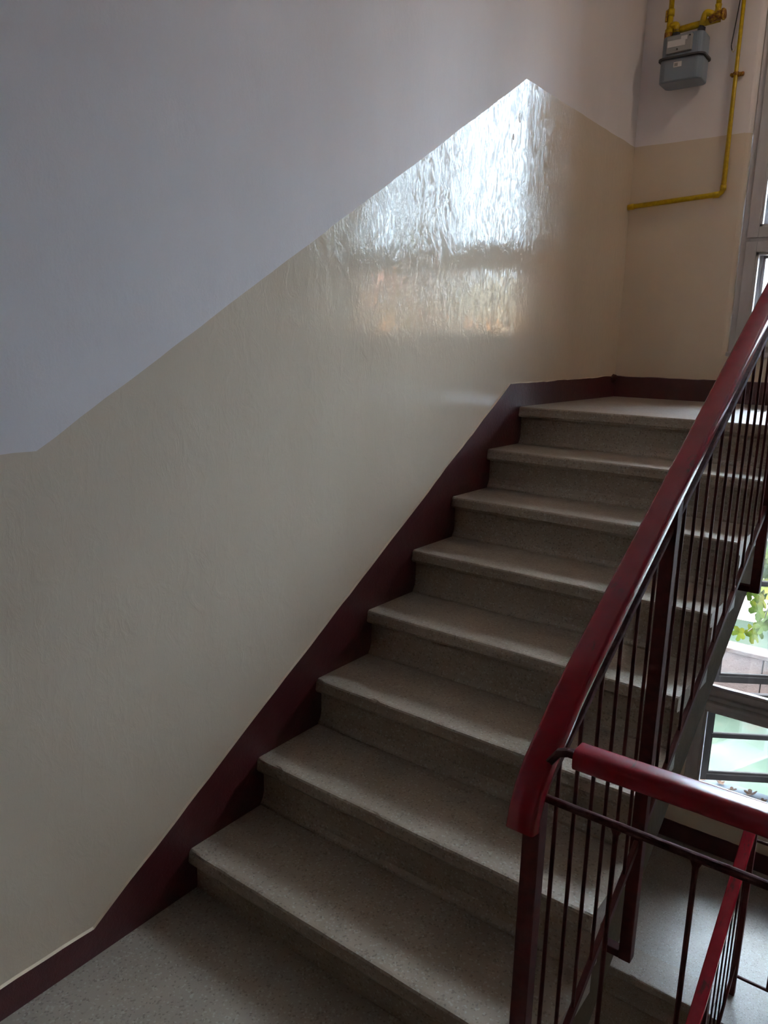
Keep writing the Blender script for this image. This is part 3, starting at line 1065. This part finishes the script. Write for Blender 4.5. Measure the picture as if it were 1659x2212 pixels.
# a few old spots on the wall paint: filler patch and plugs
for i, (y, z, r) in enumerate(((2.31, 2.255, .010), (1.975, 2.39, .008), (2.02, 2.47, .012))):
    bm = bmesh.new()
    bmesh.ops.create_icosphere(bm, subdivisions=3, radius=1)
    for v in bm.verts:
        v.co = Vector((v.co.x * .0022, y + v.co.y * r, z + v.co.z * r * 1.5))
    struct('trim_%d' % (3 + i), bm, M_DADO, 'small painted-over plug bulging from the cream wall', smooth=True)

# ------------------------------------------------------------------ outside
GZ = -3.0
def b_grass(n, b):
    c = ramp(n, noise_tex(n, 2.2, 6, .7), [(0.3, (0.009, 0.013, 0.009)), (0.55, (0.014, 0.018, 0.013)), (0.75, (0.020, 0.018, 0.013))])
    n.links.new(c, b.inputs['Base Color'])
M_GRASS = mat('patchy_lawn', rough=.9, spec=.03, build=b_grass)
def b_block(n, b):
    c = ramp(n, noise_tex(n, 2.5, 5, .7), [(0.3, (0.015, 0.0125, 0.012)), (0.7, (0.026, 0.018, 0.016))])
    n.links.new(c, b.inputs['Base Color'])
    bump(n, b, [(noise_tex(n, 8, 5, .7), .6, .03)])
M_BLOCK = mat('rough_pinkish_render', rough=.85, spec=.03, build=b_block)
def b_sh(n, b):
    c = ramp(n, noise_tex(n, .8, 4, .6), [(0.3, (0.20, 0.205, 0.21)), (0.7, (0.27, 0.27, 0.27))])
    n.links.new(c, b.inputs['Base Color'])
M_SHED = mat('white_render', rough=.85, spec=.03, build=b_sh)
def b_orange(n, b):
    c = ramp(n, noise_tex(n, .9, 4, .6), [(0.3, (0.34, 0.14, 0.05)), (0.7, (0.40, 0.18, 0.07))])
    n.links.new(c, b.inputs['Base Color'])
M_ORANGE = mat('apricot_render', rough=.85, build=b_orange)
def b_cream2(n, b):
    c = ramp(n, noise_tex(n, .9, 4, .6), [(0.3, (0.20, 0.17, 0.12)), (0.7, (0.25, 0.21, 0.15))])
    n.links.new(c, b.inputs['Base Color'])
M_HCREAM = mat('pale_render', rough=.85, build=b_cream2)
def b_tile(n, b):
    c = ramp(n, noise_tex(n, 6, 4, .6), [(0.3, (0.22, 0.08, 0.05)), (0.7, (0.32, 0.13, 0.08))])
    n.links.new(c, b.inputs['Base Color'])
M_TILE = mat('red_roof_tiles', rough=.8, build=b_tile)
M_HGLASS = mat('house_window_glass', (0.03, 0.035, 0.04), .1,
               build=lambda n, b: bump(n, b, [(noise_tex(n, 2, 2), .05, .01)]))
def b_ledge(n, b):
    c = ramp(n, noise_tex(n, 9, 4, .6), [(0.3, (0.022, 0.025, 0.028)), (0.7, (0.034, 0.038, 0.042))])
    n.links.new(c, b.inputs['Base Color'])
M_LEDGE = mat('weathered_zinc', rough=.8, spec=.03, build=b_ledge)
def b_leaf(n, b):
    oi = N(n, 'ShaderNodeObjectInfo')
    c = ramp(n, noise_tex(n, 7, 3, .6), [(0.3, (0.014, 0.024, 0.006)), (0.5, (0.030, 0.045, 0.005)), (0.7, (0.075, 0.066, 0.006))])
    n.links.new(c, b.inputs['Base Color'])
M_LEAF = mat('autumn_vine_leaf', rough=.6, spec=.03, build=b_leaf)
def b_brown(n, b):
    c = ramp(n, noise_tex(n, 30, 3, .6), [(0.3, (0.018, 0.010, 0.006)), (0.7, (0.03, 0.016, 0.009))])
    n.links.new(c, b.inputs['Base Color'])
M_DEAD = mat('dry_leaf', rough=.7, spec=.03, build=b_brown)
def b_bark(n, b):
    c = ramp(n, noise_tex(n, 12, 4, .6, (1, 1, .2)), [(0.3, (0.05, 0.04, 0.03)), (0.7, (0.12, 0.10, 0.08))])
    n.links.new(c, b.inputs['Base Color'])
M_BARK = mat('bark', rough=.85, build=b_bark)

bm = bmesh.new()
n_ = 60
vv = [[bm.verts.new((-40 + 100 * i / n_, YB + .34 + 70 * j / n_, GZ + .06 * noise.noise(Vector((i * .9, j * .9, 0))))) for i in range(n_ + 1)] for j in range(n_ + 1)]
for j in range(n_):
    for i in range(n_):
        bm.faces.new((vv[j][i], vv[j][i + 1], vv[j + 1][i + 1], vv[j + 1][i]))
struct('yard_ground', bm, M_GRASS, 'grassy yard below the windows', smooth=True)

bm = bmesh.new()
for k in range(14):
    box(bm, (-3.0 + k * .62, 9.0 + .01 * (k % 2), GZ - .1), (-3.0 + k * .62 + .612, 9.22, -2.12 + .02 * noise.noise(Vector((k * 1.7, 0, 0)))), .012)
box(bm, (-3.02, 8.97, -2.13), (5.7, 9.26, -2.07), .01)
tag(obj('garden_wall', bm, M_BLOCK), 'low rough pinkish grey garden wall seen through the lower window', 'wall')

def house(name, label, x0, x1, y0, y1, zt, m, wins, roof=True):
    root = thing(name, label, 'building', ((x0 + x1) / 2, y0, GZ))
    bm = bmesh.new(); box(bm, (x0, y0, GZ - .2), (x1, y1, zt))
    obj('walls', bm, m, root)
    if roof:
        bm = bmesh.new()
        o_ = .4; zr = zt + 1.4; ym = (y0 + y1) / 2
        A = [(x0 - o_, y0 - o_, zt), (x1 + o_, y0 - o_, zt), (x1 + o_, y1 + o_, zt), (x0 - o_, y1 + o_, zt)]
        v = [bm.verts.new(p) for p in A]; w = [bm.verts.new((p[0], p[1], p[2] - .12)) for p in A]
        r0, r1 = bm.verts.new((x0 + 1.5, ym, zr)), bm.verts.new((x1 - 1.5, ym, zr))
        for f in ((v[0], v[1], r1, r0), (v[1], v[2], r1), (v[2], v[3], r0, r1), (v[3], v[0], r0), (w[3], w[2], w[1], w[0])): bm.faces.new(f)
        for i in range(4): bm.faces.new((v[i], w[i], w[(i + 1) % 4], v[(i + 1) % 4]))
        obj('roof', bm, M_TILE, root)
    for (a, b, c, d) in wins:
        bm = bmesh.new()
        for q in (((a, y0 - .05, c), (a + .09, y0 + .03, d)), ((b - .09, y0 - .05, c), (b, y0 + .03, d)),
                  ((a, y0 - .05, c), (b, y0 + .03, c + .09)), ((a, y0 - .05, d - .09), (b, y0 + .03, d)),
                  (((a + b) / 2 - .04, y0 - .05, c), ((a + b) / 2 + .04, y0 + .03, d))): box(bm, *q)
        wn = obj('window', bm, M_SHED, root)
        bm = bmesh.new(); box(bm, (a + .05, y0 - .02, c + .05), (b - .05, y0 - .005, d - .05))
        g = obj('pane', bm, M_HGLASS, wn)
        g.matrix_parent_inverse = Matrix.Identity(4)
    return root
house('shed', 'long white rendered outbuilding behind the low garden wall', -7, 4.5, 13.0, 17.0, .3, M_SHED, [(-5, -4, -1.9, -.8)], roof=True)
house('house', 'pale house beyond the yard', 8.7, 12.3, 20, 27, 3.6, M_HCREAM, [(11.2, 11.9, .9, 2.3)], roof=False)
house('house', 'apricot coloured house beyond the pale one', 14.9, 16.6, 21, 29, 3.7, M_ORANGE, [(15.9, 16.4, 1.0, 2.2)])
bm = bmesh.new(); box(bm, (9.8, 19.72, GZ), (10.95, 20.0, 2.35)); 
tag(obj('porch_wall', bm, M_ORANGE), 'apricot porch front standing before the pale house', 'porch')

# zinc ledge outside the lower window with dry leaves on it
bm = bmesh.new()
prism_x(bm, [(YB + .34, -1.05), (YB + .34, -1.07), (YB + .55, -1.10), (YB + .55, -1.07)], .3, 2.3)
tag(obj('window_ledge', bm, M_LEDGE), 'pale blue zinc ledge outside the lower window', 'ledge')

def leaf_pts(r):
    out = []
    for k in range(20):
        a = 2 * math.pi * k / 20
        rr = r * (.62 + .38 * abs(math.cos(2.5 * (a - math.pi / 2))))
        if abs(a - 1.5 * math.pi) < .2: rr *= .45
        out.append((rr * math.cos(a), rr * math.sin(a)))
    return out
def add_leaf(bm, c, r, rx, ry, rz, curl=.25):
    R = Matrix.Rotation(rz, 4, 'Z') @ Matrix.Rotation(ry, 4, 'Y') @ Matrix.Rotation(rx, 4, 'X')
    pts = [Vector((x, y, curl * (x * x + .4 * y * y) / r)) for x, y in leaf_pts(r)]
    top = [bm.verts.new(Vector(c) + (R @ p.to_4d()).to_3d()) for p in pts]
    cv = bm.verts.new(Vector(c))
    for i in range(len(top)):
        bm.faces.new((cv, top[i], top[(i + 1) % len(top)]))
rnd = random.Random(3)
for i, (x, y, r) in enumerate(((.62, 3.76, .035), (.72, 3.80, .028), (.80, 3.75, .03), (.90, 3.79, .04), (.97, 3.74, .03), (1.06, 3.80, .03))):
    bm = bmesh.new()
    zz = -1.05 - (y - (YB + .34)) / .21 * .02 + .004
    add_leaf(bm, (0, 0, 0), r, rnd.uniform(-.2, .2), rnd.uniform(-.2, .2), rnd.uniform(0, 6), .5)
    o = obj('dry_leaf', bm, M_DEAD, recalc=False)
    o.location = (x, y, zz + .006)
    tag(o, 'curled brown dry leaf lying on the zinc ledge outside the lower window', 'leaf', 'dry leaves on the ledge')

# slender tree beyond the yard
tr = thing('tree', 'slender half bare tree beyond the yard between the houses', 'tree', (11.3, 18.2, GZ))
rt = random.Random(11)
bm = bmesh.new()
tube([(11.3, 18.2, GZ - .1), (11.35, 18.2, 0), (11.3, 18.25, 4), (11.4, 18.2, 9.5)], .09, 8, bm)
for k in range(26):
    z = -.3 + k * .36; a = rt.uniform(0, 6.28)
    tube([(11.33, 18.2, z), (11.33 + .5 * math.cos(a), 18.2 + .5 * math.sin(a), z + .7), (11.33 + .7 * math.cos(a), 18.2 + .7 * math.sin(a), z + 1.3)], .022, 5, bm)
obj('trunk', bm, M_BARK, tr)
bm = bmesh.new()
for k in range(1500):
    z = rt.uniform(.2, 10.2); r = rt.uniform(0, 1) ** .6 * (.95 if z < 8 else .95 * (10.6 - z) / 2.6); a = rt.uniform(0, 6.28)
    c = Vector((11.33 + r * math.cos(a), 18.2 + r * math.sin(a), z))
    q = Matrix.Rotation(rt.uniform(0, 3), 3, 'X') @ Matrix.Rotation(rt.uniform(0, 3), 3, 'Z')
    bm.faces.new([bm.verts.new(c + q @ Vector(p) * .10) for p in ((-1, -.7, 0), (0, -1, .2), (1, -.6, 0), (.9, .7, 0), (0, 1.1, .2), (-.9, .6, 0))])
lf_ = obj('foliage', bm, M_LEAF, tr, recalc=False)
lf_['kind'] = 'stuff'

# vine hanging outside the lower window
vn = thing('vine', 'yellow green autumn vine hanging outside the lower window', 'vine', (.9, 4.35, GZ))
bm = bmesh.new()
stems = []
for k in range(6):
    p = Vector((.55 + k * .14, 4.3 + rnd.uniform(-.1, .15), -.15 + rnd.uniform(-.1, .2)))
    pts = [p.copy()]
    for j in range(9):
        p = p + Vector((rnd.uniform(-.09, .09), rnd.uniform(-.05, .05), .11))
        pts.append(p.copy())
    stems.append(pts)
    tube(pts, .004, 6, bm)
tube(fillet([(1.6, 4.45, GZ - .05), (1.5, 4.42, -1.5), (1.45, 4.4, .2), (1.0, 4.35, .75), (.4, 4.35, .85)], .3), .02, 8, bm)
obj('stem', bm, M_BARK, vn)
bm = bmesh.new()
for pts in stems:
    for p in pts:
        for _ in range(3):
            add_leaf(bm, p + Vector((rnd.uniform(-.09, .09), rnd.uniform(-.08, .08), rnd.uniform(-.07, .05))), rnd.uniform(.045, .085),
                     rnd.uniform(.6, 1.9), rnd.uniform(-.7, .7), rnd.uniform(-1, 1))
lv = obj('foliage', bm, M_LEAF, vn, recalc=False)
lv['kind'] = 'stuff'
